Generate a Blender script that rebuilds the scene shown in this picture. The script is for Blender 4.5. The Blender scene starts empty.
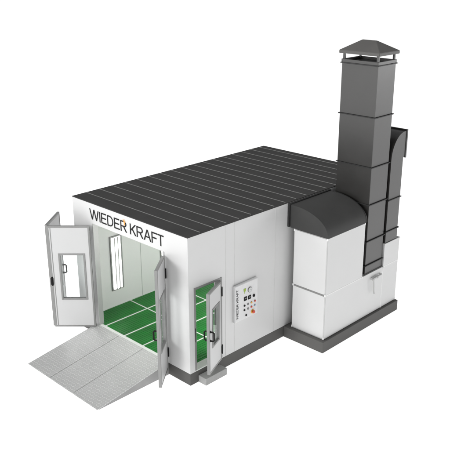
import bpy, bmesh, math, random
from mathutils import Vector, Matrix
random.seed(4)
sc = bpy.context.scene
COL = sc.collection
PI = math.pi

# ------------------------------------------------------------------ materials
def nodes_mat(name):
    m = bpy.data.materials.new(name); m.use_nodes = True
    nt = m.node_tree; return m, nt, nt.nodes['Principled BSDF']

def paint(name, col, rough=.45, metal=0., var=.04, scale=6., spec=.5, bump=0., bscale=180., ior=1.5):
    """painted / metal surface with faint cloudy variation and a fine grain"""
    m, nt, p = nodes_mat(name); N = nt.nodes.new; L = nt.links.new
    tc = N('ShaderNodeTexCoord')
    no = N('ShaderNodeTexNoise'); no.inputs['Scale'].default_value = scale; no.inputs['Detail'].default_value = 5
    L(tc.outputs['Object'], no.inputs['Vector'])
    r = N('ShaderNodeValToRGB')
    a = [max(0, c*(1-var)) for c in col]; b = [min(1, c*(1+var)) for c in col]
    r.color_ramp.elements[0].position = .3; r.color_ramp.elements[1].position = .7
    r.color_ramp.elements[0].color = (*a, 1); r.color_ramp.elements[1].color = (*b, 1)
    L(no.outputs['Fac'], r.inputs['Fac']); L(r.outputs['Color'], p.inputs['Base Color'])
    mr = N('ShaderNodeMapRange'); mr.inputs['To Min'].default_value = rough*.85; mr.inputs['To Max'].default_value = min(1, rough*1.15)
    L(no.outputs['Fac'], mr.inputs['Value']); L(mr.outputs['Result'], p.inputs['Roughness'])
    p.inputs['Metallic'].default_value = metal; p.inputs['IOR'].default_value = ior
    p.inputs['Specular IOR Level'].default_value = spec
    if bump:
        n2 = N('ShaderNodeTexNoise'); n2.inputs['Scale'].default_value = bscale; n2.inputs['Detail'].default_value = 2
        L(tc.outputs['Object'], n2.inputs['Vector'])
        bp = N('ShaderNodeBump'); bp.inputs['Strength'].default_value = bump; bp.inputs['Distance'].default_value = .004
        L(n2.outputs['Fac'], bp.inputs['Height']); L(bp.outputs['Normal'], p.inputs['Normal'])
    return m

def emit(name, col, strength, base=.8):
    m, nt, p = nodes_mat(name)
    p.inputs['Base Color'].default_value = (base, base, base, 1)
    p.inputs['Emission Color'].default_value = (*col, 1); p.inputs['Emission Strength'].default_value = strength
    return m

def glass(name, tint=(.97, .985, .98), refl=1.0):
    m = bpy.data.materials.new(name); m.use_nodes = True; nt = m.node_tree
    for n in list(nt.nodes): nt.nodes.remove(n)
    N = nt.nodes.new; L = nt.links.new
    o = N('ShaderNodeOutputMaterial'); mx = N('ShaderNodeMixShader'); t = N('ShaderNodeBsdfTransparent'); g = N('ShaderNodeBsdfGlossy')
    f = N('ShaderNodeFresnel'); ge = N('ShaderNodeNewGeometry'); mr_ = N('ShaderNodeMapRange'); mr_.inputs['To Min'].default_value = 1.45; mr_.inputs['To Max'].default_value = 1/1.45
    L(ge.outputs['Backfacing'], mr_.inputs['Value']); L(mr_.outputs['Result'], f.inputs['IOR'])
    t.inputs['Color'].default_value = (*tint, 1); g.inputs['Roughness'].default_value = .02
    L(f.outputs[0], mx.inputs[0]); L(t.outputs[0], mx.inputs[1]); L(g.outputs[0], mx.inputs[2]); L(mx.outputs[0], o.inputs['Surface'])
    return m

def tread(name, cell=.066):
    """diamond tread plate: raised lozenges in alternating directions"""
    m, nt, p = nodes_mat(name); N = nt.nodes.new; L = nt.links.new
    def M(op, a, b=None):
        n = N('ShaderNodeMath'); n.operation = op
        for i, v in enumerate((a, b)):
            if v is None: continue
            if isinstance(v, (int, float)): n.inputs[i].default_value = v
            else: L(v, n.inputs[i])
        return n.outputs[0]
    tc = N('ShaderNodeTexCoord'); s = N('ShaderNodeSeparateXYZ'); L(tc.outputs['Object'], s.inputs[0])
    x = M('DIVIDE', M('ADD', s.outputs[0], 40.), cell); y = M('DIVIDE', M('ADD', s.outputs[1], 40.), cell)
    fx, fy = M('FLOOR', x), M('FLOOR', y)
    cx = M('SUBTRACT', M('SUBTRACT', x, fx), .5); cy = M('SUBTRACT', M('SUBTRACT', y, fy), .5)
    par = M('ABSOLUTE', M('MODULO', M('ADD', fx, fy), 2.))
    inv = M('SUBTRACT', 1., par)
    sg = M('SUBTRACT', M('MULTIPLY', par, 2.), 1.)
    a = M('MULTIPLY', M('ADD', cx, M('MULTIPLY', cy, sg)), .7071); b = M('MULTIPLY', M('SUBTRACT', cy, M('MULTIPLY', cx, sg)), .7071)
    e = M('SUBTRACT', 1., M('ADD', M('POWER', M('DIVIDE', M('ABSOLUTE', a), .5), 2.), M('POWER', M('DIVIDE', M('ABSOLUTE', b), .16), 2.)))
    h = M('MINIMUM', M('MAXIMUM', M('MULTIPLY', e, 1.6), 0.), 1.)
    bp = N('ShaderNodeBump'); bp.inputs['Strength'].default_value = .6; bp.inputs['Distance'].default_value = .010
    L(h, bp.inputs['Height']); L(bp.outputs['Normal'], p.inputs['Normal'])
    no = N('ShaderNodeTexNoise'); no.inputs['Scale'].default_value = 2.2; no.inputs['Detail'].default_value = 6; L(tc.outputs['Object'], no.inputs['Vector'])
    mixf = M('ADD', M('MULTIPLY', no.outputs['Fac'], .32), M('MULTIPLY', h, .5))
    r = N('ShaderNodeValToRGB'); r.color_ramp.elements[0].position = .15; r.color_ramp.elements[1].position = .65
    r.color_ramp.elements[0].color = (*TREAD_A, 1); r.color_ramp.elements[1].color = (*TREAD_B, 1)
    L(mixf, r.inputs['Fac']); L(r.outputs['Color'], p.inputs['Base Color'])
    p.inputs['Metallic'].default_value = .4; p.inputs['Roughness'].default_value = .33
    return m
TREAD_A = (.60, .60, .595); TREAD_B = (.82, .82, .815)

WHITE = paint('white_enamel_panel', (.665, .665, .662), .42, var=.012, scale=1.3, bump=.03, bscale=90)
WHITE2 = paint('white_cabinet_panel', (.675, .675, .672), .40, var=.012, scale=1.6, bump=.03, bscale=90)
INNER = paint('inner_wall_panel', (.78, .775, .77), .5, var=.012, scale=1.3)
SEAM = paint('panel_joint', (.60, .60, .595), .6)
SEAMD = paint('inner_panel_joint', (.38, .39, .375), .6)
ALU = paint('brushed_aluminium', (.26, .26, .256), .42, metal=.25, var=.05, scale=3)
ALUL = paint('light_aluminium', (.60, .60, .595), .38, metal=.2, var=.05, scale=3)
DOORW = paint('door_panel', (.60, .60, .60), .42, var=.012, scale=1.5)
ROOFM = paint('dark_roof_sheet', (.044, .043, .042), .62, var=.10, scale=2.5, spec=.25, bump=.15, bscale=140)
RIB = paint('roof_joint', (.20, .20, .196), .5)
BASEM = paint('grey_base_frame', (.095, .093, .089), .6, var=.06, scale=3, spec=.3)
DUCT = paint('dark_duct_steel', (.022, .021, .0195), .34, var=.07, scale=1.8, ior=1.8)
DUCTF = paint('duct_flange', (.018, .018, .018), .5)
HOODM = paint('dark_hood_steel', (.052, .052, .051), .6, var=.07, scale=1.8, spec=.22)
BLACK = paint('black_plastic', (.006, .006, .006), .55, spec=.2)
INK = paint('dark_lettering', (.014, .014, .014), .6, spec=.2)
ORANGE = paint('orange_emblem', (.85, .36, .06), .5)
ORANGEL = paint('pale_orange_emblem', (.80, .60, .38), .5)
GREEN = paint('green_floor_grating', (.006, .165, .018), .36, var=.22, scale=2.6, spec=.22)
GREEND = paint('green_floor_bed', (.010, .10, .018), .6, var=.15, scale=2)
BAR = paint('white_floor_bar', (.80, .82, .79), .4)
STEPM = paint('grey_concrete_step', (.36, .36, .355), .7, var=.08, scale=8, bump=.3, bscale=60)
GLASS = glass('clear_glass')
TUBE = emit('lit_tube', (1, 1, .98), 1.6); TUBE_FILL = emit('added_fill_tube', (1, 1, .98), 30)  # the second is a boosted glow for the unseen fill tubes
LAMPBK = paint('lamp_reflector', (.75, .76, .75), .4)
CAPM = paint('rain_cap_steel', (.085, .082, .078), .45, var=.07, scale=2)
POST = paint('door_post_aluminium', (.46, .46, .455), .4, metal=.2, var=.05, scale=3)
CORNER = paint('corner_casting', (.82, .82, .815), .35)
TREAD = tread('tread_plate')
RAMPS = paint('ramp_side_steel', (.30, .30, .298), .45, metal=.3, var=.08, scale=4)
PBOX = paint('control_box_white', (.73, .73, .73), .4)
RED = paint('red_button', (.62, .06, .03), .35); YEL = paint('yellow_collar', (.75, .42, .05), .4)
LIME = paint('lime_icon', (.32, .46, .05), .5); GREYB = paint('grey_switch', (.22, .22, .22), .4)
BLUE = paint('pale_blue_lamp', (.42, .58, .72), .35); GAUGE = paint('gauge_face', (.62, .63, .63), .3)

# ------------------------------------------------------------------ mesh helper
class MB:
    def __init__(s): s.bm = bmesh.new()
    def box(s, x0, x1, y0, y1, z0, z1, bev=0., mi=0):
        b = bmesh.new(); bmesh.ops.create_cube(b, size=1)
        for v in b.verts: v.co = Vector(((x0+x1)/2+v.co.x*(x1-x0), (y0+y1)/2+v.co.y*(y1-y0), (z0+z1)/2+v.co.z*(z1-z0)))
        if bev: bmesh.ops.bevel(b, geom=b.edges[:], offset=bev, segments=2, affect='EDGES', profile=.5)
        s._add(b, mi); return s
    def prism(s, pts, axis, lo, hi, bev=0., mi=0):
        """closed 2-D outline swept along one axis; outline coordinates are the two other axes in order"""
        b = bmesh.new()
        def P(q, t):
            return Vector({'x': (t, q[0], q[1]), 'y': (q[0], t, q[1]), 'z': (q[0], q[1], t)}[axis])
        A = [b.verts.new(P(q, lo)) for q in pts]; B = [b.verts.new(P(q, hi)) for q in pts]
        b.faces.new(A); b.faces.new(B[::-1]); n = len(pts)
        for i in range(n): b.faces.new((A[i], B[i], B[(i+1) % n], A[(i+1) % n]))
        bmesh.ops.recalc_face_normals(b, faces=b.faces[:])
        if bev:
            cap = [e for e in b.edges if len({f for f in e.link_faces if len(f.verts) == n}) == 1]
            bmesh.ops.bevel(b, geom=cap, offset=bev, segments=2, affect='EDGES', profile=.5)
        s._add(b, mi); return s
    def rounded(s, axis, a0, a1, b0, b1, lo, hi, r, bev=0., mi=0):
        pts = []
        for cx, cy, st in ((a1-r, b1-r, 0), (a0+r, b1-r, 90), (a0+r, b0+r, 180), (a1-r, b0+r, 270)):
            for k in range(6):
                t = math.radians(st+k*18); pts.append((cx+r*math.cos(t), cy+r*math.sin(t)))
        return s.prism(pts, axis, lo, hi, bev, mi)
    def cyl(s, c, r, h, axis='z', seg=24, r2=None, bev=0., mi=0):
        b = bmesh.new(); bmesh.ops.create_cone(b, cap_ends=True, segments=seg, radius1=r, radius2=r if r2 is None else r2, depth=h)
        if bev:
            bmesh.ops.bevel(b, geom=[e for e in b.edges if any(len(f.verts) == seg for f in e.link_faces)], offset=bev, segments=2, affect='EDGES', profile=.5)
        R = {'z': Matrix(), 'x': Matrix.Rotation(PI/2, 4, 'Y'), 'y': Matrix.Rotation(-PI/2, 4, 'X')}[axis]
        b.transform(Matrix.Translation(c) @ R); s._add(b, mi); return s
    def tube(s, pts, r, seg=10, mi=0):
        b = bmesh.new(); rings = []
        pts = [Vector(p) for p in pts]
        for i, p in enumerate(pts):
            d = (pts[min(i+1, len(pts)-1)]-pts[max(i-1, 0)]).normalized()
            up = Vector((0, 0, 1)) if abs(d.z) < .9 else Vector((1, 0, 0))
            e1 = d.cross(up).normalized(); e2 = d.cross(e1)
            rings.append([b.verts.new(p+r*(math.cos(2*PI*k/seg)*e1+math.sin(2*PI*k/seg)*e2)) for k in range(seg)])
        for A, B in zip(rings, rings[1:]):
            for k in range(seg): b.faces.new((A[k], A[(k+1) % seg], B[(k+1) % seg], B[k]))
        b.faces.new(rings[0][::-1]); b.faces.new(rings[-1])
        bmesh.ops.recalc_face_normals(b, faces=b.faces[:]); s._add(b, mi); return s
    def poly(s, verts, faces, mi=0):
        b = bmesh.new(); V = [b.verts.new(v) for v in verts]
        for f in faces: b.faces.new([V[i] for i in f])
        bmesh.ops.recalc_face_normals(b, faces=b.faces[:]); s._add(b, mi); return s
    def _add(s, b, mi):
        for f in b.faces: f.material_index = mi
        me = bpy.data.meshes.new('tmp'); b.to_mesh(me); b.free(); s.bm.from_mesh(me); bpy.data.meshes.remove(me)
    def build(s, name, mats, parent=None, loc=(0, 0, 0), rz=0., smooth=False):
        me = bpy.data.meshes.new(name); s.bm.to_mesh(me); s.bm.free()
        for m in (mats if isinstance(mats, (list, tuple)) else [mats]): me.materials.append(m)
        if smooth:
            for p in me.polygons: p.use_smooth = True
            me.set_sharp_from_angle(angle=math.radians(35))
        o = bpy.data.objects.new(name, me); COL.objects.link(o); o.location = loc; o.rotation_euler = (0, 0, rz)
        if parent: attach(o, parent)
        return o

def attach(o, parent):
    """parent keeping world coordinates: everything is modelled in world space, things sit at their base"""
    o.parent = parent; o.matrix_parent_inverse = world(parent).inverted()
def world(o):
    m = Matrix.Translation(o.location) @ Matrix.Rotation(o.rotation_euler.z, 4, 'Z')
    return m if not o.parent else world(o.parent) @ o.matrix_parent_inverse @ m
def thing(name, label, cat, loc, group=None):
    o = bpy.data.objects.new(name, None); COL.objects.link(o); o.location = loc; o.empty_display_size = .3
    o['label'] = label; o['category'] = cat
    if group: o['group'] = group
    return o

# ------------------------------------------------------------------ lettering (outlines, cap height 1)
def arc(cx, cy, rx, ry, a0, a1, n=12):
    return [(cx+rx*math.cos(math.radians(a0+(a1-a0)*i/n)), cy+ry*math.sin(math.radians(a0+(a1-a0)*i/n))) for i in range(n+1)]
T_ = .125
def letters():
    t = T_
    W = [[(0, 1), (.13, 1), (.36, .2), (.59, 1), (.73, 1), (.96, .2), (1.19, 1), (1.32, 1), (1.03, 0), (.89, 0), (.66, .80), (.43, 0), (.29, 0)]]
    I = [[(0, 0), (t, 0), (t, 1), (0, 1)]]
    E_ = [[(0, 0), (.74, 0), (.74, .115), (t, .115), (t, .455), (.68, .455), (.68, .57), (t, .57), (t, .885), (.72, .885), (.72, 1), (0, 1)]]
    D = [[(0, 0)]+[(.36, 0)]+arc(.36, .5, .46, .5, -80, 80)+[(.36, 1), (0, 1)],
         [(t, .115)]+[(t, .885), (.36, .885)]+arc(.36, .5, .34, .385, 80, -80)+[(.36, .115)]]
    Rr = [[(0, 0), (t, 0), (t, .44), (.37, .44), (.68, 0), (.84, 0), (.53, .445)]+arc(.5, .722, .30, .278, -72, 85)+[(.48, 1), (0, 1)],
          [(t, .55), (t, .89), (.48, .89)]+arc(.49, .72, .175, .17, 80, -80)+[(.48, .55)]]
    K = [[(0, 0), (t, 0), (t, .34), (.27, .48), (.64, 0), (.81, 0), (.365, .57), (.79, 1), (.61, 1), (t, .50), (t, 1), (0, 1)]]
    A = [[(0, 0), (.14, 0), (.255, .30), (.67, .30), (.79, 0), (.93, 0), (.535, 1), (.39, 1)],
         [(.295, .405), (.46, .87), (.63, .405)]]
    F = [[(0, 0), (t, 0), (t, .45), (.60, .45), (.60, .565), (t, .565), (t, .885), (.68, .885), (.68, 1), (0, 1)]]
    Tt = [[(.30, 0), (.43, 0), (.43, .885), (.73, .885), (.73, 1), (0, 1), (0, .885), (.30, .885)]]
    seq = [(W, 0, 1.40), (I, 0, .25), (E_, 0, .86), (D, 0, .94), (E_, 0, .86), (Rr, 0, .98), (None, 0, .27), (K, 0, .86), (Rr, 0, .89), (A, 0, .98), (F, 0, .74), (Tt, 0, .73)]
    out = []; x = 0
    for g, _, adv in seq:
        if g: out.append((x, g))
        x += adv
    return out, x
def lettering(name, mat, width, height, mtx, depth, parent):
    gl, tot = letters(); sx = width/tot
    cu = bpy.data.curves.new(name, 'CURVE'); cu.dimensions = '2D'; cu.fill_mode = 'BOTH'; cu.extrude = depth
    for x, g in gl:
        for ring in g:
            sp = cu.splines.new('POLY'); sp.points.add(len(ring)-1); sp.use_cyclic_u = True
            for p, (a, b) in zip(sp.points, ring): p.co = ((x+a)*sx, b*height, 0, 1)
    tmp = bpy.data.objects.new('tmp_lettering', cu); COL.objects.link(tmp)
    dg = bpy.context.evaluated_depsgraph_get(); dg.update()
    me = bpy.data.meshes.new_from_object(tmp.evaluated_get(dg)); bpy.data.objects.remove(tmp); bpy.data.curves.remove(cu)
    me.transform(mtx); me.materials.clear(); me.materials.append(mat); me.name = name
    o = bpy.data.objects.new(name, me); COL.objects.link(o); attach(o, parent); return o

# ================================================================== dimensions (metres)
W, D, H, HB = 4.0, 6.795, 3.426, .283
XI, XIR = -3.81, -.19            # inner faces of side walls
FT = .10                          # front wall thickness
OX0, OX1, OZ0, OZ1 = -3.25, -.73, .30, 2.915
SY0, SY1, SZ0, SZ1 = .19, .925, .30, 2.215   # side door opening

# ------------------------------------------------------------------ ground
m, nt, p = nodes_mat('glowing_white_ground'); N = nt.nodes.new; L = nt.links.new
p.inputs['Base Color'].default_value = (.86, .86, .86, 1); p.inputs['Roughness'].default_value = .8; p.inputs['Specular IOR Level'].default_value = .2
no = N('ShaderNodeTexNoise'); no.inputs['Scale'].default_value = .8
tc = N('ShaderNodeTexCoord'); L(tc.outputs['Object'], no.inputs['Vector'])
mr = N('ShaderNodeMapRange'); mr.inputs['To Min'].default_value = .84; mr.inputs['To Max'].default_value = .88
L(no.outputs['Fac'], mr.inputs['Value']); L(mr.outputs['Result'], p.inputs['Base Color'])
p.inputs['Emission Color'].default_value = (1, 1, 1, 1); GROUND_E = p.inputs['Emission Strength']; GROUND_E.default_value = .82  # ground glows by itself: stays white, hides shadows and lifts the walls
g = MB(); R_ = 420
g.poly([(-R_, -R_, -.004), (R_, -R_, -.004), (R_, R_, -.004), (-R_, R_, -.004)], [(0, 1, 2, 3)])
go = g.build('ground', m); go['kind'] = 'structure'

# ------------------------------------------------------------------ booth
booth = thing('paint_booth', 'large white spray booth with flat dark ribbed roof, open front doors and green grated floor', 'paint booth', (-2, 3.4, 0))
b = MB(); e = .003
b.box(-W-e, e, -e, D+e, 0, HB-.002, .006)
b.build('base', BASEM, booth)
# floor: bed, green slats, white bars
b = MB(); fz = .30
b.box(XI, XIR, .047, D-.1, HB, fz-.026, 0, 1)
xs = [XI+.012, -3.095, -2.37, -1.69, -.95, -.215]; ys = [.066, 1.385, 2.77, 4.155, 5.54, D-.115]
for i in range(5):
    for j in range(5):
        x0, x1, y0, y1 = xs[i]+.017, xs[i+1]-.017, ys[j]+.017, ys[j+1]-.017
        n = 9; w = (x1-x0)/n
        for k in range(n): b.box(x0+k*w+.0045, x0+(k+1)*w-.0045, y0, y1, fz-.025, fz-.004, .004, 0)
for x in xs: b.box(x-.016, x+.016, .048, D-.1, fz-.025, fz, .003, 2)
for y in ys:
    for i in range(5): b.box(xs[i]+.016, xs[i+1]-.016, y-.016, y+.016, fz-.025, fz-.001, .003, 2)
b.build('floor', [GREEN, GREEND, BAR], booth)

def wall_seams(b, axis_x, ylist, mi, x):
    for y in ylist: b.box(x-.002, x+.002, y-.006, y+.006, HB+.01, H-.03, 0, mi)

# right wall (door opening), with faint joints between its panels
b = MB()
b.box(XIR, 0, FT, SY0, HB, H-.02); b.box(XIR, 0, SY1, D-.1, HB, H-.02)
b.box(XIR, 0, SY0, SY1, SZ1, H-.02); b.box(XIR, 0, SY0, SY1, HB, SZ0-.002)
b.build('right_wall', WHITE, booth)
for y in (1.085, 1.36, 2.71, 4.06, 5.41):
    z0 = HB+.01; b = MB()
    b.box(-.001, .0035, y-.007, y+.007, z0, H-.03)
    b.build('panel_joint', SEAM, booth)
b = MB(); b.box(-W, XI, FT, D-.1, HB, H-.02); b.build('left_wall', [WHITE], booth)
b = MB(); b.box(XI+.001, XI+.012, FT, D-.1, fz+.001, H-.10)
b.build('inner_lining', INNER, booth)
for y in (1.81, 3.2, 4.6):
    b = MB(); b.box(XI+.012, XI+.015, y-.007, y+.007, fz+.004, H-.11); b.build('lining_joint', SEAMD, booth)
b = MB(); b.box(-W, 0, D-.1, D, HB, H-.02); b.build('back_wall', WHITE, booth)
b = MB()
b.box(-W, OX0, 0, FT, HB, H-.02); b.box(OX1, 0, 0, FT, HB, H-.02); b.box(OX0, OX1, 0, FT, OZ1, H-.02)
b.box(OX0, OX1, 0, .040, HB, OZ0-.002)
b.build('front_wall', WHITE, booth)
b = MB(); b.box(XI, XIR, FT+.001, D-.101, H-.09, H-.03); b.build('ceiling', INNER, booth)
# roof with raised joints
b = MB(); b.box(-W-e, e, -e, D+e, H-.018, H, .004, 0)
k = 0
for k in range(1, 18):
    y = k*.3855
    if y < D-.15: b.box(-W+.02, -.035, y-.0085, y+.0085, H-.002, H+.010, .003, 1)
b.build('roof', [ROOFM, RIB], booth)
# door frames
for fx in (OX0-.005, OX1-.035):
    b = MB(); b.box(fx, fx+.04, -.012, FT+.02, OZ0, OZ1); b.build('door_post', POST, booth)
b = MB(); b.box(OX0+.036, OX1-.036, -.01, .046, OZ0-.001, OZ0+.006, .002); b.build('threshold', BAR, booth)
b = MB()
fw = .045
b.box(-.16, .010, SY0-fw, SY0+.005, SZ0+.013, SZ1+fw, .002); b.box(-.16, .010, SY1-.005, SY1+fw, SZ0+.013, SZ1+fw, .002)
b.box(-.158, .008, SY0+.005, SY1-.005, SZ1-.005, SZ1+fw-.002, .002)
b.build('side_door_frame', ALU, booth)
b = MB(); b.box(XIR, .006, SY0+.001, SY1-.001, SZ0-.012, SZ0+.012, .003); b.build('threshold', BAR, booth)

# lettering and emblem on the fascia
lettering('lettering', INK, 2.60, .252, Matrix.Translation((-3.325, -.004, 3.022)) @ Matrix.Rotation(PI/2, 4, 'X'), .003, booth)
def crescent(cx, cz, r, a0, a1, th, n=16):
    o = arc(cx, cz, r, r, a0, a1, n); i = []
    for q in range(n+1):
        f = q/n; t = th*math.sin(PI*f)+.003; a = math.radians(a1+(a0-a1)*f); i.append((cx+(r-t)*math.cos(a), cz+(r-t)*math.sin(a)))
    return o+i
b = MB()
b.prism(crescent(-2.085, 3.232, .075, -65, 88, .038), 'y', -.0075, -.001, 0, 0)
b.prism(crescent(-2.078, 3.232, .096, -50, 70, .016), 'y', -.0065, -.001, 0, 1)
b.build('emblem', [ORANGE, ORANGEL], booth)

# light fixtures on the left inner wall; unseen right-hand ones are added fill
def lamp(y0, y1, z0, z1, right=False):
    x = XI+.012 if not right else XIR-.031
    f = MB()
    for q in ((y0, y0+.035, z0, z1), (y1-.035, y1, z0, z1)): f.box(x, x+.03, *q, .003)
    f.box(x, x+.029, y0+.035, y1-.035, z0, z0+.035, .003); f.box(x, x+.029, y0+.035, y1-.035, z1-.035, z1, .003)
    fo = f.build('light_fixture', ALU, booth)
    q = MB(); q.box(x+.001+.022*right, x+.006+.022*right, y0+.035, y1-.035, z0+.035, z1-.035); q.build('reflector', LAMPBK, fo)
    n = 3
    for k in range(n):
        yy = y0+.035+(y1-y0-.07)*(k+.5)/n
        t = MB(); t.cyl((x+.022-.014*right, yy, (z0+z1)/2), .036 if not right else .024, z1-z0-.074, 'z', 12); t.build('tube', TUBE_FILL if right else TUBE, fo, smooth=True)
    if not right:
        for k in (1, 2):
            yy = y0+.035+(y1-y0-.07)*k/n; t = MB(); t.box(x+.040, x+.044, yy-.011, yy+.011, z0+.036, z1-.036); t.build('divider', ALU, fo)
lamp(.835, 1.205, .735, 2.20)
for q in (1.5, 3.1, 4.7): lamp(q, q+.37, .735, 2.20, True)  # unseen fixtures added on the right wall to brighten the interior
lamp(2.46, 2.83, .735, 2.20); lamp(4.08, 4.45, .735, 2.20)

# ------------------------------------------------------------------ doors (local frame: x along leaf from hinge, y across, z up)
def leaf(kind, hinge, outer, z0, z1, win, label=None, hside=(), handle=(), hz=1.39, t=.05, double=False, panelmat=DOORW, framew=.045):
    hinge = Vector((*hinge, 0)); outer = Vector((*outer, 0)); w = (outer-hinge).length; ang = math.atan2((outer-hinge).y, (outer-hinge).x)
    M_ = dict(loc=hinge, rz=ang)
    u0, u1, a0, a1 = win
    b = MB(); h = t/2; f = framew
    b.box(f, u0, -h, h, z0+f, z1-f); b.box(u1, w-f, -h, h, z0+f, z1-f); b.box(u0, u1, -h, h, z0+f, a0); b.box(u0, u1, -h, h, a1, z1-f)
    d = b.build(kind, panelmat, booth, **M_)
    if label: d['label'] = label
    def sub(mb, name, mat, smooth=False):
        o = mb.build(name, mat, None, smooth=smooth); o.parent = d; return o
    b = MB(); g = h+.006
    b.box(0, f, -g, g, z0, z1, .004); b.box(w-f, w, -g, g, z0, z1, .004)
    b.box(f, w-f, -g+.002, g-.002, z0, z0+f, .004); b.box(f, w-f, -g+.002, g-.002, z1-f, z1, .004)
    if double: b.box(w-f-.045, w-f-.025, -g+.002, g-.002, z0+f, z1-f, .003)
    sub(b, 'edge_frame', ALU)
    wf = .045; b = MB(); g2 = h+.012
    b.box(u0, u0+wf, -g2, g2, a0, a1, .004); b.box(u1-wf, u1, -g2, g2, a0, a1, .004)
    b.box(u0+wf, u1-wf, -g2+.002, g2-.002, a0, a0+wf, .004); b.box(u0+wf, u1-wf, -g2+.002, g2-.002, a1-wf, a1, .004)
    sub(b, 'window_frame', ALU)
    b = MB(); b.box(u0+wf, u1-wf, -.004, .004, a0+wf, a1-wf); sub(b, 'window_pane', GLASS)
    for (uh, sd) in handle:
        b = MB(); y = sd*h; o = sd*.085
        b.tube([(uh, y, hz-.105), (uh, y+o*.75, hz-.105), (uh, y+o, hz-.085), (uh, y+o, hz+.085), (uh, y+o*.75, hz+.105), (uh, y, hz+.105)], .019)
        for q in (-.105, .105): b.cyl((uh, y+sd*.004, hz+q), .026, .012, 'y', 16)
        sub(b, 'handle', BLACK, True)
    for (uh, yy, zz) in hside:
        b = MB(); b.cyl((uh, yy, zz), .022, .22, 'z', 16, bev=.004); b.box(uh-.03, uh+.035, yy-.012, yy+.012, zz-.085, zz+.085, .003)
        sub(b, 'hinge', BLACK)
    return d
ZB, ZT = .298, 2.90
# folding pair on the left
leaf('front_door', (-3.240, -.095), (-3.952, -.786), ZB, ZT-.01, (.145, .775, 1.02, 2.21), 'front door leaf with a window, swung wide open past the ramp',
     hside=[(.965, .03, 1.50)], double=True)
leaf('front_door', (-3.985, -.782), (-4.600, -.035), ZB, ZT, (.17, .80, 1.02, 2.21), 'front door leaf folded back behind its neighbour',
     handle=[(.90, -1)], hz=1.42)
# single leaf on the right
leaf('front_door', (-.712, -.045), (-.215, -.672), .16, ZT-.05, (.135, .66, .90, 2.14), 'right front door leaf standing open edge on',
     hside=[(-.012, .03, 2.44), (-.012, .03, .56)], handle=[(.735, -1)], hz=1.36)
leaf('side_door', (.03, .893), (.322, .23), .302, SZ1-.01, (.12, .545, .86, 1.78),
     hside=[(-.012, .03, 1.95), (-.012, .03, .55)], handle=[(.655, 1), (.655, -1)], hz=1.20)
# lock strip on the jamb of the side door
b = MB(); b.box(.010, .016, SY0-.03, SY0-.012, 1.0, 1.33, .002); b.build('lock_plate', BLACK, booth)

# ------------------------------------------------------------------ control panel on the right wall
cp = thing('control_panel', 'white control box with buttons, gauge and displays on the right wall of the booth', 'control panel', (0, 1.64, 1.02))
X = .1; y0, y1, z0, z1 = 1.295, 2.02, 1.065, 1.935
b = MB()
def frustum(b, x0, x1, ya, yb, za, zb, c):
    b.poly([(x0, ya, za), (x0, yb, za), (x0, yb, zb), (x0, ya, zb), (x1, ya+c, za+c), (x1, yb-c, za+c), (x1, yb-c, zb-c), (x1, ya+c, zb-c)],
           [(0, 1, 2, 3), (4, 5, 6, 7), (0, 1, 5, 4), (1, 2, 6, 5), (2, 3, 7, 6), (3, 0, 4, 7)])
b.box(.0345, .085, y0-.012, y1+.012, z0-.012, z1+.012, .006); frustum(b, .085, X, y0-.011, y1+.011, z0-.011, z1+.011, .014)
b.build('housing', PBOX, cp)
# text runs upward: glyph x -> +z, glyph y -> -y
mt = Matrix(((0, 0, 1, X+.002), (0, -1, 0, 1.385), (1, 0, 0, 1.13), (0, 0, 0, 1)))
lettering('lettering', INK, .72, .062, mt, .0015, cp)
b = MB(); b.box(X-.002, X+.006, 1.583, 1.597, 1.69, 1.76); b.cyl((X+.002, 1.59, 1.765), .032, .010, 'x', 16); b.cyl((X+.003, 1.574, 1.795), .02, .010, 'x', 12); b.cyl((X+.003, 1.607, 1.79), .02, .010, 'x', 12)
b.build('green_icon', LIME, cp)
b = MB(); b.cyl((X+.008, 1.755, 1.735), .066, .02, 'x', 32, bev=.003); go_ = b.build('gauge', GREYB, cp)
b = MB(); b.cyl((X+.0195, 1.755, 1.735), .054, .003, 'x', 32); b.build('gauge_face', GAUGE, go_)
b = MB(); b.box(X+.021, X+.023, 1.752, 1.790, 1.733, 1.738); b.build('needle', BLACK, go_)
for yy, zz, s in ((1.612, 1.557, .047), (1.748, 1.55, .045)):
    b = MB(); b.box(X-.002, X+.012, yy-s, yy+s, zz-s, zz+s, .004); dsp = b.build('display', BLACK, cp)
    b = MB(); b.box(X+.012, X+.0135, yy-.026, yy+.022, zz-.004, zz+.022); b.build('screen', GREYB, dsp)
b = MB(); b.cyl((X+.008, 1.888, 1.545), .034, .022, 'x', 20, bev=.004); b.build('knob', BLACK, cp)
def button(yy, zz, mat, r=.023, name='button'):
    b = MB(); b.cyl((X+.003, yy, zz), r*1.15, .008, 'x', 20); o = b.build(name, GREYB, cp)
    b = MB(); b.cyl((X+.013, yy, zz), r*.95, .014, 'x', 20, bev=.004); b.build('cap', mat, o, smooth=True)
for yy, zz, mm in ((1.583, 1.395, BLACK), (1.70, 1.395, GREYB), (1.81, 1.397, YEL), (1.927, 1.399, RED),
                   (1.58, 1.287, BLACK), (1.702, 1.281, GREYB), (1.811, 1.290, RED), (1.929, 1.29, BLUE), (1.637, 1.142, BLACK)): button(yy, zz, mm)
b = MB(); b.cyl((X+.004, 1.853, 1.159), .050, .010, 'x', 28); eo = b.build('emergency_stop', YEL, cp)
b = MB(); b.cyl((X+.02, 1.853, 1.159), .022, .03, 'x', 20); b.cyl((X+.042, 1.853, 1.159), .038, .022, 'x', 28, bev=.007); b.build('cap', RED, eo, smooth=True)

cp.location = (-.03, 1.672, .998)
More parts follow.
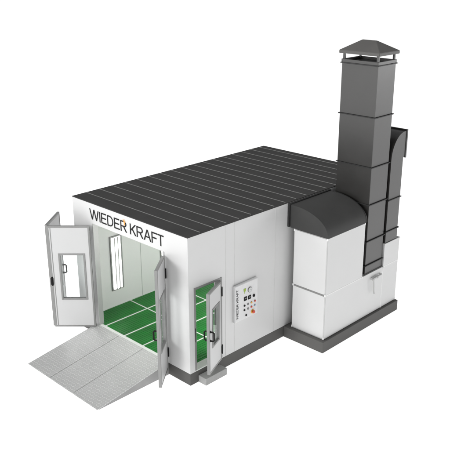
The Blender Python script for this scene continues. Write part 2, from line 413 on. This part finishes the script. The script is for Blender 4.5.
# ------------------------------------------------------------------ ramp
ramp = thing('access_ramp', 'sloping silver tread plate ramp leading up to the open front of the booth', 'ramp', (-2.0, -.98, 0))
rx = [-3.333, -2.452, -1.568, -.685]; yb, yt, zt = -1.965, -.014, .306
sl = (zt-.016)/(yt-yb)
for i in range(3):
    a, c = rx[i]+.005, rx[i+1]-.005
    b = MB()
    b.poly([(a, yb, .004), (c, yb, .004), (c, yb, .016), (a, yb, .016), (a, yt, zt-.012), (c, yt, zt-.012), (c, yt, zt), (a, yt, zt)],
           [(0, 1, 2, 3), (4, 5, 6, 7), (0, 1, 5, 4), (3, 2, 6, 7), (1, 2, 6, 5), (0, 3, 7, 4)])
    bmesh.ops.bevel(b.bm, geom=b.bm.edges[:], offset=.002, segments=1, affect='EDGES')
    b.build('ramp_plate', TREAD, ramp)
for x in (rx[0]+.02, rx[3]-.012):
    b = MB(); b.prism([(yb+.05, .0), (yt, .0), (yt, zt-.014), (yb+.05, .010)], 'x', x-.006, x+.006); b.build('side_plate', RAMPS, ramp)
for x in rx[1:3]:
    b = MB(); b.prism([(yb+.03, .001), (yt, .001), (yt, zt-.015), (yb+.03, .006)], 'x', x-.02, x+.02); b.build('support_rail', BLACK, ramp)

# ------------------------------------------------------------------ step by the side door
b = MB(); b.box(.006, .242, .232, .875, 0, .165, .006)
st = b.build('entry_step', STEPM); st['label'] = 'low grey block step on the ground below the narrow side door'; st['category'] = 'step'

# ------------------------------------------------------------------ heating unit
hu = thing('heating_unit', 'tall white panelled cabinet unit with rounded dark hood beside the booth wall', 'heating unit', (.65, 4.7, 0))
xb, ya, ye, xk, yk, xl = 1.197, 3.083, 6.27, 1.130, 3.179, .16
yA, yB, yE, zm, zt1, zt2 = 4.657, 5.55, 6.236, 1.415, 2.821, 2.03
b = MB(); b.box(.006, xb, ya, ye, 0, HB-.004, .006); b.build('base', BASEM, hu)
i_ = .012
def carcass(name, y0, y1, z0, z1):
    b = MB(); b.box(xl+i_, xk-i_, y0+i_, y1-i_, z0, z1-i_, .004); return b.build(name, ALUL, hu)
def face_x(par, y0, y1, z0, z1, g=.010):
    b = MB(); b.rounded('x', y0+g, y1-g, z0+g, z1-g, xk-i_-.004, xk, .035, .004); b.build('panel', WHITE2, par)
def face_y(par, z0, z1, g=.018, yy=yk):
    b = MB(); b.rounded('y', xl+g, xk-g, z0+g, z1-g, yy, yy+i_+.004, .05, .004); b.build('panel', WHITE2, par)
c1 = carcass('lower_cabinet', yk, yB-.002, HB, zm); face_y(c1, HB+.01, zm-.004); face_x(c1, yk+.012, yB, HB+.006, zm)
c2 = carcass('upper_cabinet', yk, yA, zm+.002, zt1); face_y(c2, zm+.006, zt1-.005); face_x(c2, yk+.012, yA-.004, zm, zt1-.004)
c3 = carcass('rear_cabinet', yB+.002, yE, HB, zt2)
b = MB(); b.rounded('x', yB+.008, yE-.010, HB+.016, zm-.008, xk-i_-.004, xk, .03, .004); b.build('panel', WHITE2, c3)
b = MB(); b.rounded('x', yB+.008, yE-.010, zm+.008, zt2-.03, xk-i_-.004, xk, .03, .004); b.build('panel', WHITE2, c3)
b = MB(); b.box(xl+.02, xk+.006, yB+.01, yE+.012, zt2-.028, zt2, .004); b.build('top_rail', ALUL, c3)
b = MB(); b.box(xl+.03, xk-.03, yk+.001, yk+.02, zm-.016, zm+.020, .002); b.build('frame_profile', ALU, c1)
for cc, za, zb_ in ((c1, HB+.05, zm-.03), (c2, zm+.03, zt1-.05)):
    b = MB(); b.rounded('z', xk-.017, xk-.001, yk+.001, yk+.017, za, zb_, .007); b.build('corner_profile', ALUL, cc)
for cc, q in ((c1, (yk+.03, yA-.03, zm-.012, zm+.012)), (c3, (yB+.012, yE-.012, zm-.012, zm+.012)), (c3, (yB-.011, yB+.011, HB+.06, zm-.02))):
    b = MB(); b.box(xk-.012, xk+.003, *q, .003); b.build('cover_strip', CORNER, cc)
# top cover of the low middle part
b = MB(); b.box(xl+.01, xk+.002, yA+.004, yB-.004, zm-.010, zm+.010, .003); b.build('top_cover', ALUL, c1)
# light corner blocks where the frame profiles meet
def corner(par, x, y, z, s=.030):
    b = MB(); b.box(x-s, x+.006, y-.006, y+s, z-s, z+s, .010); b.build('corner_block', CORNER, par)
corner(c1, xk, yk, HB+.034); corner(c1, xk, yk, zm); corner(c1, xl+.034, yk, HB+.034); corner(c1, xl+.034, yk, zm)
corner(c2, xk, yk, zt1-.032); corner(c2, xl+.034, yk, zt1-.032)
corner(c2, xk+.001, yA-.036, zt1-.03); corner(c1, xk+.001, yA-.01, zm, .026); corner(c3, xk+.001, yB-.01, HB+.034); corner(c3, xk+.001, yE-.03, HB+.034); corner(c3, xk+.001, yE-.03, zt2-.03, .022)
# drain pipe and lever below the stack
b = MB(); zz = 1.262
b.tube([(xk-.01, 5.03, zz), (xk+.05, 5.03, zz), (xk+.05, 5.20, zz+.005)], .030); b.tube([(xk+.05, 5.20, zz+.005), (xk+.05, 5.42, zz+.01)], .022)
b.cyl((xk+.05, 5.225, zz+.006), .038, .05, 'y', 18); b.tube([(xk-.01, 5.42, zz+.01), (xk+.05, 5.42, zz+.01)], .022)
pp = b.build('pipe', POST, hu, smooth=True)
b = MB(); b.tube([(xk+.075, 5.03, zz), (xk+.080, 5.05, zz-.12), (xk+.07, 5.085, zz-.34), (xk+.085, 5.09, zz-.40)], .019); b.cyl((xk+.075, 5.03, zz), .034, .03, 'x', 16)
b.build('lever', POST, pp, smooth=True)
# hood: quarter-round cover between cabinet top and booth wall
b = MB()
prof = [(.055, zt1+.004)]+[(.055, 3.375)]+[(.16+(xk+.004-.16)*math.sin(math.radians(t)), zt1+.03+(3.375-zt1-.03)*math.cos(math.radians(t))) for t in range(4, 91, 4)]+[(xk+.004, zt1+.03), (xk+.004, zt1+.004)]
b.prism(prof, 'y', yk-.006, yA+.004)
hd = b.build('hood', HOODM, hu, smooth=True)
b = MB(); b.box(.005, .055, yk-.055, yA+.05, zt1+.02, 3.402, .004); b.build('flange', DUCTF, hd)
b = MB(); b.prism([(q[0], q[1]+.004) if i < 2 else (q[0]+.010*math.sin(math.radians(min(90, 4*(i-1)))), q[1]+.010*math.cos(math.radians(min(90, 4*(i-1))))) for i, q in enumerate(prof)], 'y', yA+.004, yA+.026)
b.build('end_rim', DUCTF, hd)

# ------------------------------------------------------------------ chimney stack
cx0, cx1, cy0, cy1 = .118, 1.092, 4.80, 5.512
ch = thing('exhaust_chimney', 'tall square dark grey exhaust chimney with hipped rain cap standing on the heating unit', 'chimney', ((cx0+cx1)/2, (cy0+cy1)/2, zm+.01))
zj = [zm+.012, 1.655, 2.283, 3.203, 4.108, 5.272, 6.433]
for a, c in zip(zj, zj[1:]):
    b = MB(); b.box(cx0, cx1, cy0, cy1, a+.011, c-.011, .006); b.build('duct_section', DUCT, ch)
for z in zj[1:]:
    b = MB(); o = .030; b.box(cx0-o, cx1+o, cy0-o, cy1+o, z-.0105, z+.0105, .002); b.build('flange', DUCTF, ch)
b = MB(); o = .012; zr0, zr1, t = 6.4435, 6.515, .03
b.box(cx0-o, cx0-o+t, cy0-o, cy1+o, zr0, zr1, .003); b.box(cx1+o-t, cx1+o, cy0-o, cy1+o, zr0, zr1, .003)
b.box(cx0-o+t, cx1+o-t, cy0-o, cy0-o+t, zr0, zr1-.001, .003); b.box(cx0-o+t, cx1+o-t, cy1+o-t, cy1+o, zr0, zr1-.001, .003)
b.box(cx0+.02, cx1-.02, cy0+.02, cy1-.02, zr0, zr0+.01, 0, 1)
b.build('rim', [DUCT, DUCTF], ch)
for x in (cx0+.035, cx1-.035):
    for y in (cy0+.035, cy1-.035):
        b = MB(); b.box(x-.024, x+.024, y-.024, y+.024, zr1-.02, 6.66, .004); b.build('post', DUCT, ch)
ex0, ex1, ey0, ey1, ez0, ez1, zr = .058, 1.142, 4.748, 5.562, 6.645, 6.715, 6.935
b = MB()
ymid = (ey0+ey1)/2
b.poly([(ex0, ey0, ez0), (ex1, ey0, ez0), (ex1, ey1, ez0), (ex0, ey1, ez0), (ex0, ey0, ez1), (ex1, ey0, ez1), (ex1, ey1, ez1), (ex0, ey1, ez1),
        (.40, ymid-.02, zr), (.78, ymid-.02, zr), (.78, ymid+.02, zr), (.40, ymid+.02, zr)],
       [(0, 1, 2, 3), (0, 1, 5, 4), (1, 2, 6, 5), (2, 3, 7, 6), (3, 0, 4, 7), (4, 5, 9, 8), (5, 6, 10, 9), (6, 7, 11, 10), (7, 4, 8, 11), (8, 9, 10, 11)])
bmesh.ops.bevel(b.bm, geom=b.bm.edges[:], offset=.006, segments=2, affect='EDGES')
b.build('rain_cap', CAPM, ch)

# ------------------------------------------------------------------ elbow duct behind the chimney
dx0, dx1, dy0, dy1 = .20, 1.118, 5.585, 6.105
du = thing('elbow_duct', 'dark square duct with curved elbow top rising from the rear cabinet behind the chimney', 'duct', ((dx0+dx1)/2, (dy0+dy1)/2, zt2))
zf = [zt2+.002, 2.33, 3.14, 4.13]
for a, c in zip(zf[:2], zf[1:3]):
    b = MB(); b.box(dx0, dx1, dy0 if a > 1 else dy0, dy1, a+.0105, c-(.0105 if c < 4 else 0), .005); b.build('duct_section', DUCT, du)
for z in zf[1:3]:
    b = MB(); o = .028; b.box(dx0-o, dx1+o, dy0-o, dy1+o, z-.010, z+.010, .002); b.build('flange', DUCTF, du)
b = MB()
rc = dy1-dy0+.035
prof = [(dy1, 3.151), (dy0, 3.151)]+[(dy1-(dy1-dy0)*math.cos(math.radians(t)), 4.132+.635*math.sin(math.radians(t))) for t in range(0, 91, 4)]+[(dy1, 4.767)]
prof = prof[:-1]+[(dy1+.07, 4.767), (dy1+.07, 4.132), (dy1, 4.132)]
b.prism(prof, 'x', dx0, dx1); el = b.build('elbow', DUCT, du, smooth=True)
b = MB(); b.box(dx0-.018, dx1+.018, dy1+.07, dy1+.115, 4.105, 4.80, .004); b.build('end_flange', DUCT, el)

# ------------------------------------------------------------------ light
world_ = bpy.data.worlds.new('World'); sc.world = world_; world_.use_nodes = True
bg = world_.node_tree.nodes['Background']; bg.inputs['Color'].default_value = (.98, .99, 1, 1); bg.inputs['Strength'].default_value = .26
wn = world_.node_tree; wt = wn.nodes.new('ShaderNodeTexCoord'); ws = wn.nodes.new('ShaderNodeSeparateXYZ'); wm = wn.nodes.new('ShaderNodeMapRange')
wn.links.new(wt.outputs['Generated'], ws.inputs[0]); wn.links.new(ws.outputs[2], wm.inputs['Value'])
wm.interpolation_type = 'SMOOTHSTEP'; wm.inputs['From Min'].default_value = 0; wm.inputs['From Max'].default_value = .16
wm.inputs['To Min'].default_value = 1.0; wm.inputs['To Max'].default_value = .25; wn.links.new(wm.outputs['Result'], bg.inputs['Strength'])   # white studio cove fading upward
def area(name, loc, target, size, power, col=(1, 1, 1)):
    l = bpy.data.lights.new(name, 'AREA'); l.shape = 'DISK'; l.size = size; l.energy = power; l.color = col
    o = bpy.data.objects.new(name, l); COL.objects.link(o); o.location = loc
    o.rotation_euler = (Vector(target)-Vector(loc)).to_track_quat('-Z', 'Y').to_euler(); return o
area('key_lamp', (-14, -26, 13), (-1, 2, 1.5), 12, 2100)
area('front_lamp', (3, -42, 15), (-.5, 2, 1.8), 16, 7500)
area('top_lamp', (-2, -2, 26), (-.5, 2.5, 2), 10, 2400)
area('rim_lamp', (27, 42, 7), (1, 5, 3), 12, 2400)

# ------------------------------------------------------------------ camera (solved from the photograph's corner points)
cam = bpy.data.cameras.new('camera'); co = bpy.data.objects.new('camera', cam); COL.objects.link(co); sc.camera = co
C = Vector((10.25020331, -9.32254297, 8.7134981)); dd = Vector((-.65981865, .66955659, -.34107671))
rr = Vector((.71331198, .70083448, -.0041287)); uu = Vector((-.23627392, .2460183, .9400264))
co.matrix_world = Matrix(((rr.x, uu.x, -dd.x, C.x), (rr.y, uu.y, -dd.y, C.y), (rr.z, uu.z, -dd.z, C.z), (0, 0, 0, 1)))
cam.sensor_width = 36; cam.lens = 739.434/450*36; cam.clip_end = 2000; cam.clip_start = .1
sc.view_settings.view_transform = 'Standard'; sc.view_settings.look = 'None'; sc.view_settings.exposure = 0
sc.cycles.max_bounces = 8; sc.cycles.transparent_max_bounces = 12
